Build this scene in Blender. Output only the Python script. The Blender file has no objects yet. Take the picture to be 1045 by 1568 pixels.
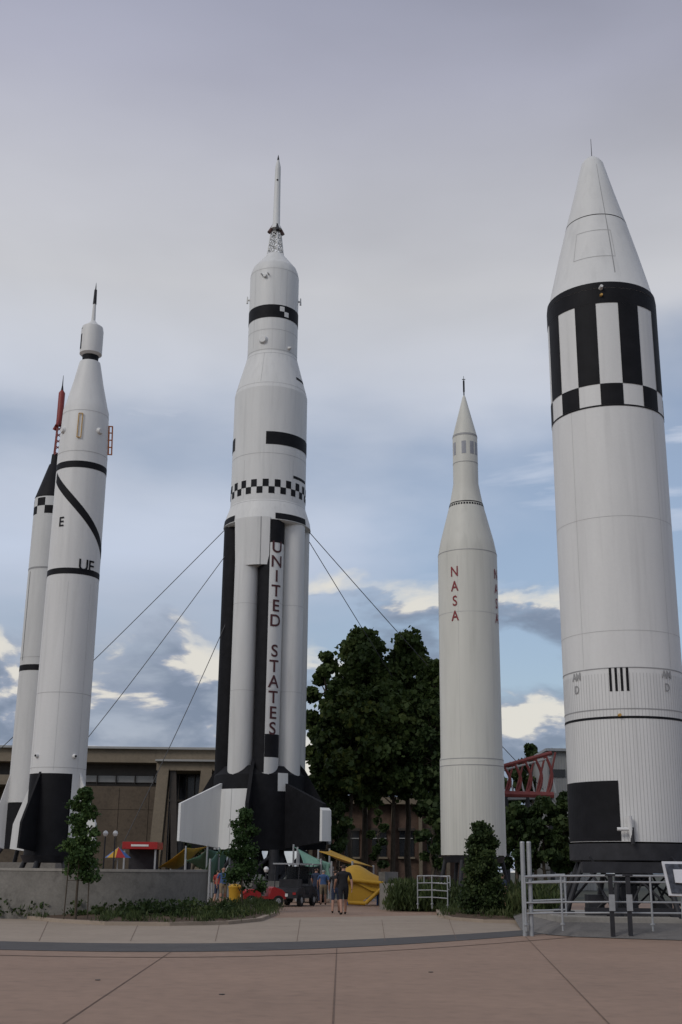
import bpy, bmesh, math, random
import numpy as np
from mathutils import Vector, Matrix
random.seed(4); rng=np.random.default_rng(7)
D2R=math.radians
# ---------------------------------------------------------------- survey (camera model used to measure real positions)
F=1810.0; P=math.atan(547/1810.0); ROLL=0.011; CH=1.6
cP,sP=math.cos(P),math.sin(P); cR,sR=math.cos(ROLL),math.sin(ROLL)
def ray(px,py):
    u=px-522.5; v=784-py
    u0=u*cR-v*sR; v0=u*sR+v*cR
    return (u0, F*cP-v0*sP, F*sP+v0*cP)
def at(px,py,Y):
    d=ray(px,py); t=Y/d[1]; return Vector((d[0]*t,Y,CH+d[2]*t))
def G(px,py,z=0.0):
    d=ray(px,py); t=(z-CH)/d[2]; return Vector((d[0]*t,d[1]*t,z))
def proj(X,Y,Z):
    Zr=Z-CH; zc=Y*cP+Zr*sP; vv=Zr*cP-Y*sP
    u0=F*X/zc; v0=F*vv/zc
    return 522.5+u0*cR+v0*sR, 784-(-u0*sR+v0*cR), zc
# ---------------------------------------------------------------- materials
def mat(name,col,rough=.6,var=.15,scale=3.0,bump=.0,metal=0.0,stretch=(1,1,1),spec=.4,var2=0,stain=0):
    m=bpy.data.materials.new(name); m.use_nodes=True; nt=m.node_tree; N=nt.nodes; L=nt.links
    b=N['Principled BSDF']; b.inputs['Roughness'].default_value=rough; b.inputs['Metallic'].default_value=metal
    b.inputs['Specular IOR Level'].default_value=spec
    tc=N.new('ShaderNodeTexCoord'); mp=N.new('ShaderNodeMapping'); mp.inputs['Scale'].default_value=stretch
    L.new(tc.outputs['Object'],mp.inputs['Vector'])
    n=N.new('ShaderNodeTexNoise'); n.inputs['Scale'].default_value=scale; n.inputs['Detail'].default_value=8; n.inputs['Roughness'].default_value=.62
    L.new(mp.outputs[0],n.inputs['Vector'])
    r=N.new('ShaderNodeValToRGB'); r.color_ramp.elements[0].position=.3; r.color_ramp.elements[1].position=.7
    c=col
    r.color_ramp.elements[0].color=tuple(max(0,x*(1-var)) for x in c)+(1,)
    r.color_ramp.elements[1].color=tuple(min(1,x*(1+var)) for x in c)+(1,)
    L.new(n.outputs['Fac'],r.inputs[0]); out=r.outputs[0]
    def mul(out,sc,a,det=4,lo=.3,hi=.7,st=None,one=False):
        n2=N.new('ShaderNodeTexNoise'); n2.inputs['Scale'].default_value=sc; n2.inputs['Detail'].default_value=det
        if st:
            mp2=N.new('ShaderNodeMapping'); mp2.inputs['Scale'].default_value=st; L.new(tc.outputs['Object'],mp2.inputs['Vector']); L.new(mp2.outputs[0],n2.inputs['Vector'])
        else: L.new(tc.outputs['Object'],n2.inputs['Vector'])
        mr=N.new('ShaderNodeMapRange'); mr.inputs[1].default_value=lo; mr.inputs[2].default_value=hi
        mr.inputs[3].default_value=1-a; mr.inputs[4].default_value=1 if one else 1+a
        L.new(n2.outputs['Fac'],mr.inputs[0])
        mx=N.new('ShaderNodeVectorMath'); mx.operation='SCALE'; L.new(out,mx.inputs[0]); L.new(mr.outputs[0],mx.inputs['Scale']); return mx.outputs[0]
    if var2: out=mul(out,scale*11,var2)
    if stain: out=mul(out,3.2,stain,7,.30,.48,(1,1,.06) if stretch[2]<1 else None,True)
    L.new(out,b.inputs['Base Color'])
    if bump:
        bp=N.new('ShaderNodeBump'); bp.inputs['Strength'].default_value=bump; bp.inputs['Distance'].default_value=.02
        L.new(n.outputs['Fac'],bp.inputs['Height']); L.new(bp.outputs[0],b.inputs['Normal'])
    return m
def leafmat(name,c0,c1,c2):
    m=bpy.data.materials.new(name); m.use_nodes=True; nt=m.node_tree; N=nt.nodes; L=nt.links
    b=N['Principled BSDF']; b.inputs['Roughness'].default_value=.6; b.inputs['Specular IOR Level'].default_value=.2
    g=N.new('ShaderNodeNewGeometry'); r=N.new('ShaderNodeValToRGB')
    e=r.color_ramp.elements; e[0].color=c0+(1,); e[1].color=c2+(1,); x=e.new(.55); x.color=c1+(1,)
    tc=N.new('ShaderNodeTexCoord'); n=N.new('ShaderNodeTexNoise'); n.inputs['Scale'].default_value=.5; n.inputs['Detail'].default_value=3
    L.new(tc.outputs['Object'],n.inputs['Vector'])
    mm=N.new('ShaderNodeMath'); mm.operation='MULTIPLY_ADD'; L.new(g.outputs['Random Per Island'],mm.inputs[0]); mm.inputs[1].default_value=.55
    m3=N.new('ShaderNodeMath'); m3.operation='MULTIPLY_ADD'; L.new(n.outputs['Fac'],m3.inputs[0]); m3.inputs[1].default_value=1.4; m3.inputs[2].default_value=-.5
    L.new(m3.outputs[0],mm.inputs[2]); L.new(mm.outputs[0],r.inputs[0]); L.new(r.outputs[0],b.inputs['Base Color'])
    t=N.new('ShaderNodeBsdfTranslucent'); L.new(r.outputs[0],t.inputs['Color'])
    mx=N.new('ShaderNodeMixShader'); mx.inputs[0].default_value=.3
    L.new(b.outputs[0],mx.inputs[1]); L.new(t.outputs[0],mx.inputs[2]); L.new(mx.outputs[0],N['Material Output'].inputs[0])
    return m
WHITE=mat('white_paint',(.665,.665,.65),.5,.05,1.2,.05,stretch=(1,1,.18),var2=.015,stain=.09)
WHITE2=mat('white_paint_old',(.58,.585,.57),.5,.07,1.2,.05,stretch=(1,1,.18),var2=.02,stain=.1)
CREAM=mat('cream_paint',(.58,.575,.52),.5,.05,1.2,.05,stretch=(1,1,.2),stain=.10)
BLACK=mat('black_paint',(.010,.010,.012),.6,.3,2,spec=.15)
SEAM=mat('panel_seam',(.45,.45,.44),.6,.1,2)
SEAMD=mat('panel_seam_dark',(.30,.30,.30),.6,.1,2)
RED=mat('red_lettering',(.22,.022,.028),.5,.1,4)
MAROON=mat('dark_red_lettering',(.065,.014,.016),.5,.1,4)
REDP=mat('red_paint',(.22,.03,.025),.5,.2,4)
GOLD=mat('ochre_metal',(.50,.30,.08),.5,.15,4)
STEEL=mat('brushed_steel',(.30,.31,.33),.5,.1,6,metal=.3)
GALV=mat('galvanised_steel',(.34,.35,.36),.5,.12,6,metal=.3)
DSTEEL=mat('dark_steel',(.03,.03,.034),.6,.3,3,spec=.25)
GREYW=mat('grey_window',(.30,.31,.34),.4,.15,4)
CONC=mat('concrete',(.19,.178,.158),.85,.18,1.5,.3,var2=.10,stain=.25)
CONCL=mat('pale_concrete',(.29,.27,.24),.85,.12,1.5,.2,var2=.06,stain=.12)
# ---------------------------------------------------------------- mesh builder
def link(o,parent=None):
    bpy.context.scene.collection.objects.link(o)
    if parent: o.parent=parent
    return o
def root(name):
    e=bpy.data.objects.new(name,None); e.empty_display_size=.3; return link(e)
class MB:
    def __init__(s): s.v=[];s.f=[];s.m=[];s.mats=[]
    def mi(s,m):
        if m not in s.mats: s.mats.append(m)
        return s.mats.index(m)
    def add(s,vs,fs,m):
        o=len(s.v); s.v+= [tuple(x) for x in vs]; k=s.mi(m)
        for f in fs: s.f.append(tuple(i+o for i in f)); s.m.append(k)
    def box(s,x0,x1,y0,y1,z0,z1,m,rz=0,c=None):
        vs=[(x,y,z) for z in (z0,z1) for x,y in ((x0,y0),(x1,y0),(x1,y1),(x0,y1))]
        if rz:
            cx,cy=c or ((x0+x1)/2,(y0+y1)/2); a,b=math.cos(rz),math.sin(rz)
            vs=[(cx+(x-cx)*a-(y-cy)*b,cy+(x-cx)*b+(y-cy)*a,z) for x,y,z in vs]
        s.add(vs,[(3,2,1,0),(4,5,6,7),(0,1,5,4),(1,2,6,5),(2,3,7,6),(3,0,4,7)],m)
    def tube(s,p,q,r1,r2,m,n=10):
        p=Vector(p);q=Vector(q); d=(q-p)
        if d.length<1e-6: return
        d.normalize(); a=d.orthogonal().normalized(); b=d.cross(a)
        vs=[]
        for c,r in ((p,r1),(q,r2)):
            for i in range(n):
                t=2*math.pi*i/n; vs.append(c+a*math.cos(t)*r+b*math.sin(t)*r)
        fs=[(i,(i+1)%n,n+(i+1)%n,n+i) for i in range(n)]+[tuple(range(n-1,-1,-1)),tuple(range(n,2*n))]
        s.add(vs,fs,m)
    def plate(s,pts,nrm,th,m):
        n=Vector(nrm).normalized()*th/2; k=len(pts)
        vs=[Vector(p)-n for p in pts]+[Vector(p)+n for p in pts]
        fs=[tuple(range(k-1,-1,-1)),tuple(range(k,2*k))]+[(i,(i+1)%k,k+(i+1)%k,k+i) for i in range(k)]
        s.add(vs,fs,m)
    def lathe(s,x,y,prof,m,n=96,ph=0):
        vs=[];fs=[]
        for z,r in prof:
            for i in range(n):
                t=2*math.pi*i/n+ph; vs.append((x+r*math.cos(t),y+r*math.sin(t),z))
        for j in range(len(prof)-1):
            for i in range(n):
                fs.append((j*n+i,j*n+(i+1)%n,(j+1)*n+(i+1)%n,(j+1)*n+i))
        fs.append(tuple(range(n-1,-1,-1))); k=(len(prof)-1)*n; fs.append(tuple(range(k,k+n)))
        s.add(vs,fs,m)
    def make(s,name,parent=None,smooth=False,bevel=0,ang=35,recalc=True):
        me=bpy.data.meshes.new(name); me.from_pydata(s.v,[],s.f)
        for m in s.mats: me.materials.append(m)
        me.polygons.foreach_set('material_index',s.m)
        if recalc:
            bm=bmesh.new(); bm.from_mesh(me); bmesh.ops.recalc_face_normals(bm,faces=bm.faces); bm.to_mesh(me); bm.free()
        if smooth:
            me.polygons.foreach_set('use_smooth',[True]*len(me.polygons)); me.set_sharp_from_angle(angle=D2R(ang))
        me.update(); o=bpy.data.objects.new(name,me); link(o,parent)
        if bevel:
            b=o.modifiers.new('bevel','BEVEL'); b.width=bevel; b.segments=2; b.limit_method='ANGLE'
        return o
# ---------------------------------------------------------------- rocket helpers
class RK:
    def __init__(s,px,py,Y,name=None):
        p=at(px,py,Y); s.x=p.x; s.y=Y; s.ph=math.atan2(-s.y,-s.x); s.prof=[]
        s.root=root(name) if name else None
    def z(s,py,near=0):
        D=math.hypot(s.x,s.y); k=1-near/D; lo,hi=-5,90
        for _ in range(50):
            md=(lo+hi)/2
            if proj(s.x*k,s.y*k,md)[1]>py: lo=md
            else: hi=md
        return lo
    def mpp(s,z): return proj(s.x,s.y,z)[2]/F
    def setprof(s,L):
        s.prof=[]
        for py,hw in L:
            z=s.z(py); s.prof.append((z,hw*s.mpp(z)))
        s.prof.sort(key=lambda a:a[0]); return s.prof
    def r(s,z):
        p=s.prof
        if z<=p[0][0]: return p[0][1]
        for a,b in zip(p,p[1:]):
            if a[0]<=z<=b[0]:
                t=(z-a[0])/max(1e-6,b[0]-a[0]); return a[1]+(b[1]-a[1])*t
        return p[-1][1]
    def pt(s,th,z,off=0,rad=None):
        r=(s.r(z) if rad is None else rad)+off; a=s.ph+th
        return Vector((s.x+r*math.cos(a),s.y+r*math.sin(a),z))
    def patch(s,mb,z0,z1,t0,t1,m,off=.008,nz=1):
        n=max(1,int(abs(t1-t0)/D2R(4))+1); vs=[];fs=[]
        for j in range(nz+1):
            z=z0+(z1-z0)*j/nz
            for i in range(n+1): vs.append(s.pt(t0+(t1-t0)*i/n,z,off))
        for j in range(nz):
            for i in range(n):
                a=j*(n+1)+i; fs.append((a,a+1,a+n+2,a+n+1))
        mb.add(vs,fs,m)
    def ring(s,mb,z,h,m,off=.008): s.patch(mb,z-h/2,z+h/2,0,2*math.pi,m,off)
    def fin(s,mb,th,pts,thick,m):
        a=s.ph+th; d=Vector((math.cos(a),math.sin(a),0)); n=Vector((-d.y,d.x,0))
        mb.plate([Vector((s.x,s.y,z))+d*r for r,z in pts],n,thick,m)
def glyph(ch):
    c=bpy.data.curves.new('g','FONT'); c.body=ch; c.size=1.0; c.align_x='CENTER'; c.offset=.012
    o=bpy.data.objects.new('g',c); bpy.context.scene.collection.objects.link(o)
    dg=bpy.context.evaluated_depsgraph_get(); dg.update(); me=bpy.data.meshes.new_from_object(o.evaluated_get(dg))
    bpy.data.objects.remove(o); bm=bmesh.new(); bm.from_mesh(me); bmesh.ops.triangulate(bm,faces=bm.faces)
    bmesh.ops.subdivide_edges(bm,edges=[e for e in bm.edges if e.calc_length()>.25],cuts=2,use_grid_fill=True)
    bmesh.ops.triangulate(bm,faces=bm.faces)
    v=[x.co.copy() for x in bm.verts]; f=[tuple(q.index for q in p.verts) for p in bm.faces]; bm.free()
    return v,f
def text(rk,mb,s,size,th,z,m,wide=1.0,down=0,adv=.75,off=.02):
    """letters painted round the hull; size = capital height"""
    k=size/.72
    for i,ch in enumerate(s):
        if ch!=' ':
            v,f=glyph(ch)
            zz=z-i*down if down else z; xx=0 if down else (i-(len(s)-1)/2)*size*adv
            r=rk.r(zz)
            mb.add([rk.pt(th+(p.x*k*wide+xx)/r,zz+p.y*k-size/2,off) for p in v],f,m)
def fixed(mb,name,parent): return mb.make(name,parent,recalc=False)

# ================================================================ ROCKET right foreground (wide missile)
R=RK(957,1105,36.0,'rocket')
hwb=83.5; z640=R.z(640); rb=hwb*R.mpp(z640)
R.setprof([(241,1.5),(243,7),(247,12),(253,16.5),(300,30),(347,44.5),(400,60),(466,78)])
zc=R.z(468); zb=R.z(1291)
R.prof=[(zb,rb),(zc-.25,rb),(zc-.02,rb*.985)]+R.prof
mb=MB(); mb.lathe(R.x,R.y,R.prof,WHITE,128); mb.make('hull',R.root,True,ang=25)
mb=MB(); q=22.5
def nz(py): return R.z(py,rb)
zs1=nz(464); zs0=nz(587); zk0=nz(619)
R.patch(mb,zs1,zc-.26,0,2*math.pi,BLACK,.012); R.patch(mb,zc-.25,zc-.03,0,2*math.pi,BLACK,.014)
for i in range(16):
    c=D2R(6.4+i*q); h=D2R(q/2)
    if i%2==1: R.patch(mb,zs0,zs1-.003,c-h,c+h,BLACK,.012)
    else: R.patch(mb,zk0,zs0,c-h,c+h,BLACK,.012)
R.ring(mb,zk0-.03,.05,BLACK,.013)
R.ring(mb,nz(1098),.07,BLACK)
R.patch(mb,zb+.02,nz(1195),-1.75,D2R(-9),BLACK,.02)  # flat black patch paints in the dark inside an open hull recess
for i in range(4):
    t=D2R(-12+i*5.2); R.patch(mb,nz(1058),nz(1022),t,t+D2R(2.3),BLACK,.012)
fixed(mb,'black_markings',R.root)
mb=MB()
for i in range(110):
    t=2*math.pi*i/110; R.patch(mb,zb+.02,nz(1030),t,t+.007,SEAM,.005)
R.ring(mb,R.z(352),.03,BLACK,.006)
for py in (1022,1085): R.ring(mb,nz(py),.03,SEAMD,.009)
for py in (790,965): R.ring(mb,nz(py),.012,SEAM,.005)
for t in (-38,52,140,230): R.patch(mb,nz(1020),zk0-.06,D2R(t),D2R(t)+.005,SEAM,.005)
R.patch(mb,nz(450)+.1,R.z(262),D2R(18),D2R(18)+.02,SEAMD,.006,6)
for (a,b,t0,t1) in ((380,425,-32,-31.4),(380,425,22,22.6)): R.patch(mb,R.z(b),R.z(a),D2R(t0),D2R(t1),SEAM,.008,2)
for py in (380,425): R.patch(mb,R.z(py),R.z(py)+.02,D2R(-32),D2R(22.6),SEAM,.008)
fixed(mb,'panel_seams',R.root)
mb=MB()
for th in (-48,45):
    text(R,mb,'AM',.24,D2R(th),nz(1030),SEAMD,.8); text(R,mb,'D',.24,D2R(th),nz(1050),SEAMD,.8)
fixed(mb,'stencil_letters',R.root)
mb=MB(); zt=R.prof[-1][0]
mb.tube((R.x,R.y,zt-.1),(R.x,R.y,R.z(213)),.014,.008,DSTEEL)
p=R.pt(0.02,nz(442),.0); mb.tube(p,p+Vector((0,-.16,.02)),.07,.05,WHITE); mb.tube(p+Vector((0,0,-.25)),p+Vector((0,-.1,-.25)),.05,.04,GOLD)
p=R.pt(-.08,nz(1095),0); mb.tube(p,p+Vector((0,-.12,0)),.05,.04,GOLD)
p=R.pt(D2R(-4),nz(1270),.05); mb.tube(p+Vector((-.28,-.1,0)),p+Vector((.1,-.15,0)),.05,.05,WHITE); mb.tube(p+Vector((.05,-.15,.35)),p+Vector((.12,-.15,-.35)),.09,.05,WHITE); mb.tube(p+Vector((.12,-.15,.05)),p+Vector((.12,-.17,-.4)),.06,.06,DSTEEL)
mb.make('fittings',R.root,True)
# launch stand
SR=root('launch_stand'); mb=MB(); gz=.42
mb.lathe(R.x,R.y,[(zb-.55,rb*.92),(zb-.5,rb*1.02),(zb-.05,rb*1.02),(zb-.02,rb*.9)],DSTEEL,48)
for i in range(8):
    a=i*math.pi/4+.3; ca,sa=math.cos(a),math.sin(a)
    mb.tube((R.x+ca*rb*.9,R.y+sa*rb*.9,zb-.5),(R.x+ca*rb*1.25,R.y+sa*rb*1.25,gz+.1),.08,.08,DSTEEL)
    mb.tube((R.x+ca*rb*.9,R.y+sa*rb*.9,zb-.5),(R.x+math.cos(a+.78)*rb*1.2,R.y+math.sin(a+.78)*rb*1.2,gz+.1),.04,.04,DSTEEL)
    mb.tube((R.x+ca*rb*1.25,R.y+sa*rb*1.25,gz),(R.x+ca*rb*1.25,R.y+sa*rb*1.25,gz+.12),.24,.24,DSTEEL)
mb.box(R.x-rb*1.05,R.x+rb*1.5,R.y-1.95,R.y-1.7,zb-.85,zb-.55,DSTEEL)
mb.box(R.x-rb*1.05,R.x+rb*1.5,R.y-2.1,R.y-1.95,gz+.05,gz+.25,DSTEEL)
mb.lathe(R.x,R.y,[(zb-1.2,.6),(zb-.7,.35),(zb-.3,.25)],DSTEEL,24)
for i in range(11): mb.tube((R.x+rng.uniform(-1.6,2),R.y-rng.uniform(.5,1.8),gz+.1),(R.x+rng.uniform(-1.6,2),R.y-rng.uniform(.2,1.8),zb-.4),.03,.03,DSTEEL,6)
for i in range(4):
    x_=R.x-1.6+i*.95; mb.box(x_,x_+.45,R.y-1.2,R.y-.7,gz+.02,gz+.02+[.55,.8,.4,.7][i],DSTEEL)
mb.make('stand_frame',SR,True)

# ================================================================ ROCKET with red letters
R2=RK(717,900,53.0,'rocket')
z9=R2.z(900); r2=45.3*R2.mpp(z9)
pr=R2.setprof([(606,1),(608,2.2),(668,18.3),(670,18.8),(742,19.2),(772,25),(830,40.5)])
R2.prof=[(R2.z(1310),r2*1.03),(R2.z(1165),r2*1.03),(R2.z(1160),r2),(R2.z(852),r2)]+[(z,r) for z,r in pr if z>R2.z(852)]
mb=MB(); mb.lathe(R2.x,R2.y,R2.prof,CREAM,96); mb.make('hull',R2.root,True,ang=20)
mb=MB()
R2.ring(mb,R2.z(670),.1,SEAMD)
R2.ring(mb,R2.z(774),.05,BLACK)
for i in range(40): R2.patch(mb,R2.z(779),R2.z(776),i*.157,i*.157+.1,BLACK)
for py in (712,852,1165,1175): R2.ring(mb,R2.z(py),.03,SEAMD)
for py in (945,): R2.ring(mb,R2.z(py),.02,SEAM,.005)
for t in (-58,-6,33,62,120,180,240): R2.patch(mb,R2.z(700),R2.z(681),D2R(t-10),D2R(t+10),GREYW)
for t in (-80,-20,48): R2.patch(mb,R2.z(1160),R2.z(860),D2R(t),D2R(t)+.006,SEAM,.004)
for i in range(60): R2.patch(mb,R2.z(1308),R2.z(1177),i*.1047,i*.1047+.006,SEAM,.004)
fixed(mb,'panel_seams',R2.root)
mb=MB()
zN=R2.z(873,r2); st=(R2.z(873,r2)-R2.z(941,r2))/3
for th in (-26,68,160): text(R2,mb,'NASA',.47,D2R(th),zN,RED,.8,down=st)
fixed(mb,'red_letters',R2.root)
mb=MB(); mb.tube((R2.x,R2.y,R2.z(610)),(R2.x,R2.y,R2.z(600)),.03,.03,BLACK); mb.tube((R2.x,R2.y,R2.z(600)),(R2.x,R2.y,R2.z(583)),.045,.045,BLACK); mb.tube((R2.x,R2.y,R2.z(583)),(R2.x,R2.y,R2.z(576)),.015,.01,BLACK)
mb.tube((R2.x-.08,R2.y,R2.z(581)),(R2.x+.08,R2.y,R2.z(581)),.02,.02,BLACK)
z0=R2.prof[0][0]
mb.make('nose_probe',R2.root,True)
st2=root('launch_stand'); mb=MB(); mb.lathe(R2.x,R2.y,[(z0-.3,r2*.9),(z0-.04,r2*1.0)],DSTEEL,40)
for i in range(6):
    a=i*1.047; mb.tube((R2.x+math.cos(a)*r2*.9,R2.y+math.sin(a)*r2*.9,z0-.2),(R2.x+math.cos(a)*r2*1.2,R2.y+math.sin(a)*r2*1.2,0),.09,.09,DSTEEL)
mb.box(R2.x-1.9,R2.x+1.9,R2.y-1.9,R2.y+1.9,0,.25,CONC)
mb.make('stand_frame',st2)

# ================================================================ ROCKET left (slim, "UE")
R3=RK(112.5,885,44.0,'rocket')
r3=38.5*R3.mpp(R3.z(885))
pr=R3.setprof([(490,1.5),(497,8),(502,15.5),(508,16.8),(543,16.8),(546,13)])
capsule=list(pr); R3c=RK(0,0,1); R3c.x,R3c.y,R3c.ph,R3c.prof=R3.x,R3.y,R3.ph,capsule
pr2=R3.setprof([(556,15.5),(562,17),(590,23),(625,32)])
zA=R3.z(632); zB=R3.z(1187)
R3.prof=[(zB,r3*1.04),(R3.z(700),r3*1.0),(R3.z(690),r3*.985),(zA,r3*.93)]+pr2
mb=MB(); mb.lathe(R3.x,R3.y,R3.prof,WHITE,96); mb.lathe(R3.x,R3.y,capsule,WHITE,64); mb.make('hull',R3.root,True,ang=25)
mb=MB(); mb.lathe(R3.x,R3.y,[(R3.z(560),.30),(R3.z(544),.33)],BLACK,40)
zt=R3.z(490)
mb.tube((R3.x,R3.y,zt-.05),(R3.x,R3.y,R3.z(466)),.085,.06,WHITE); mb.tube((R3.x,R3.y,R3.z(466)),(R3.x,R3.y,R3.z(444)),.075,.055,DSTEEL); mb.tube((R3.x,R3.y,R3.z(444)),(R3.x,R3.y,R3.z(433)),.03,.005,DSTEEL)
zz=R3.z(1310); mb.lathe(R3.x,R3.y,[(zz,r3*1.02),(zB,r3*1.035)],BLACK,64)
mb.make('black_sections',R3.root,True)
mb=MB()
def n3(py): return R3.z(py,r3)
R3.ring(mb,(n3(707)+n3(714))/2,n3(704)-n3(714),BLACK)
R3.ring(mb,(n3(869)+n3(879))/2,n3(868)-n3(877),BLACK)
R3c.patch(mb,R3c.z(538),R3c.z(506),D2R(-80),D2R(-62),BLACK)
vs=[];fs=[];N=40
for i in range(N+1):
    f=i/N; t=D2R(-72)+f*D2R(165); z=n3(722)+(n3(840)-n3(722))*f
    for dz in (.0,.42): vs.append(R3.pt(t,z-dz+.1,.009))
for i in range(N): fs.append((2*i,2*i+1,2*i+3,2*i+2))
mb.add(vs,fs,BLACK)
R3.patch(mb,n3(860),n3(720),D2R(150),D2R(160),BLACK)
text(R3,mb,'UE',.44,D2R(30),n3(863),BLACK,.95); text(R3,mb,'E',.38,D2R(-38),n3(798),BLACK,.9)
fixed(mb,'black_markings',R3.root)
mb=MB()
for py in (690,): R3.ring(mb,n3(py),.025,SEAM,.005)
R3.ring(mb,R3.z(640),.02,SEAM,.005)
for py in (1060,1175): R3.ring(mb,n3(py),.02,SEAM,.005)
for t in (-70,-10,42): R3.patch(mb,n3(1180),n3(890),D2R(t),D2R(t)+.008,SEAM,.005)
fixed(mb,'panel_seams',R3.root)
mb=MB()
t=-12; za,zb2=n3(633),n3(670)
for tt in (t-4.5,t+4.5): mb.tube(R3.pt(D2R(tt),za,.05),R3.pt(D2R(tt),zb2,.05),.02,.02,GOLD)
for z_ in (za,zb2): mb.tube(R3.pt(D2R(t-4.5),z_,.05),R3.pt(D2R(t+4.5),z_,.05),.02,.02,GOLD)
ORANGE=mat('orange_paint',(.50,.16,.04),.5,.1,4)
for o in (.03,.16): mb.tube(R3.pt(D2R(84),R3.z(651),o),R3.pt(D2R(84),R3.z(694),o),.028,.028,ORANGE)
for py in (651,661,672,683,694): mb.tube(R3.pt(D2R(84),R3.z(py),-.02),R3.pt(D2R(84),R3.z(py),.18),.025,.025,ORANGE)
for t,py in ((38,668),(-60,668)):
    p=R3.pt(D2R(t),R3.z(py),-.05); d=(R3.pt(D2R(t),R3.z(py),.2)-p).normalized(); mb.tube(p,p+d*.15,.17,.10,WHITE,16)
for t,py in ((-50,1157),(32,1157)):
    p=R3.pt(D2R(t),n3(py),-.05); d=(R3.pt(D2R(t),n3(py),.2)-p).normalized(); mb.tube(p,p+d*.14,.10,.06,WHITE,12); mb.tube(p+d*.13,p+d*.16,.04,.04,BLACK,12)
mb.make('fittings',R3.root,True)
mb=MB()
for t,m in ((52,WHITE),(-38,BLACK),(142,BLACK),(232,WHITE)):
    R3.fin(mb,D2R(t),[(r3*.9,zB+.05),(r3*1.05,zB+.05),(r3*1.9,R3.z(1262)),(r3*1.95,R3.z(1300)),(r3*.9,R3.z(1305))],.09,m)
R3.patch(mb,R3.z(1300),zB,D2R(30),D2R(82),WHITE,.02)
mb.make('tail_fins',R3.root)
s3=root('launch_stand'); mb=MB()
mb.lathe(R3.x,R3.y,[(zz-.25,r3*1.0),(zz,r3*1.15)],DSTEEL,32)
for i in range(6):
    a=i*1.047+.2; mb.tube((R3.x+math.cos(a)*r3*.9,R3.y+math.sin(a)*r3*.9,zz-.1),(R3.x+math.cos(a)*r3*1.7,R3.y+math.sin(a)*r3*1.7,0),.09,.09,DSTEEL)
mb.lathe(R3.x+1.3,R3.y-.6,[(0,.5),(1.5,.5),(2.0,.25)],DSTEEL,20)
mb.make('stand_frame',s3,True)

# ================================================================ ROCKET far left (capsule and red escape tower)
R4=RK(58,1040,57.0,'rocket')
r4=28*R4.mpp(R4.z(900))
pr=R4.setprof([(697,7),(711,8),(713,10),(766,27)])
R4.prof=[(R4.z(1230),r4),(R4.z(767),r4*.98)]
mb=MB(); mb.lathe(R4.x,R4.y,R4.prof,WHITE2,72); mb.make('hull',R4.root,True)
mb=MB(); mb.lathe(R4.x,R4.y,pr,BLACK,48)
mb.lathe(R4.x,R4.y,[(R4.z(1300),r4*1.0),(R4.z(1231),r4*1.01)],BLACK,48); mb.make('capsule',R4.root,True)
mb=MB()
for k,(a,b) in enumerate(((769,781),(781,793))):
    for i in range(12):
        if (i+k)%2==0: R4.patch(mb,R4.z(b),R4.z(a),i*math.pi/6+.1,(i+1)*math.pi/6+.1,BLACK)
R4.ring(mb,R4.z(875),.09,SEAMD)
R4.ring(mb,R4.z(1026),.28,BLACK); R4.ring(mb,R4.z(1010),.03,SEAM)
R4.patch(mb,R4.z(1015),R4.z(880),D2R(-62),D2R(-60),BLACK)
fixed(mb,'black_markings',R4.root)
mb=MB(); zt0,zt1=R4.z(699),R4.z(652)
c=[Vector((math.cos(a),math.sin(a),0)) for a in (.4,2.5,4.6)]; o=Vector((R4.x,R4.y,0))
for lev in range(5):
    f0=lev/5; f1=(lev+1)/5
    for i in range(3):
        r_=lambda f:.24-.08*f
        a=o+c[i]*r_(f0)+Vector((0,0,zt0+(zt1-zt0)*f0)); b=o+c[i]*r_(f1)+Vector((0,0,zt0+(zt1-zt0)*f1)); b2=o+c[(i+1)%3]*r_(f1)+Vector((0,0,zt0+(zt1-zt0)*f1))
        mb.tube(a,b,.035,.035,REDP,6); mb.tube(a,b2,.025,.025,REDP,6)
for i in range(3):
    mb.tube(o+c[i]*.12+Vector((0,0,zt1+.2)),o+c[i]*.36+Vector((0,0,zt1-.15)),.07,.10,REDP)
mb.lathe(R4.x,R4.y,[(R4.z(652),.17),(R4.z(645),.17),(R4.z(640),.165),(R4.z(602),.165),(R4.z(598),.07)],REDP,24)
mb.lathe(R4.x,R4.y,[(R4.z(598),.07),(R4.z(590),.03),(R4.z(575),.01)],DSTEEL,16)
mb.make('escape_tower',R4.root,True)
mb=MB()
for t,m in ((-75,WHITE),(15,BLACK),(105,BLACK),(195,BLACK)):
    R4.fin(mb,D2R(t),[(r4*.9,R4.z(1187)),(r4*1.0,R4.z(1187)),(r4*1.7,R4.z(1262)),(r4*1.7,R4.z(1300)),(r4*.9,R4.z(1300))],.1,m)
z0=R4.z(1300); mb.box(R4.x-2,R4.x+2,R4.y-2,R4.y+2,0,z0-.6,CONC)
for i in range(4):
    a=i*1.57+.5; mb.tube((R4.x+math.cos(a),R4.y+math.sin(a),z0),(R4.x+math.cos(a)*1.5,R4.y+math.sin(a)*1.5,z0-.7),.1,.1,DSTEEL)
mb.make('tail_fins',R4.root)

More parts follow.
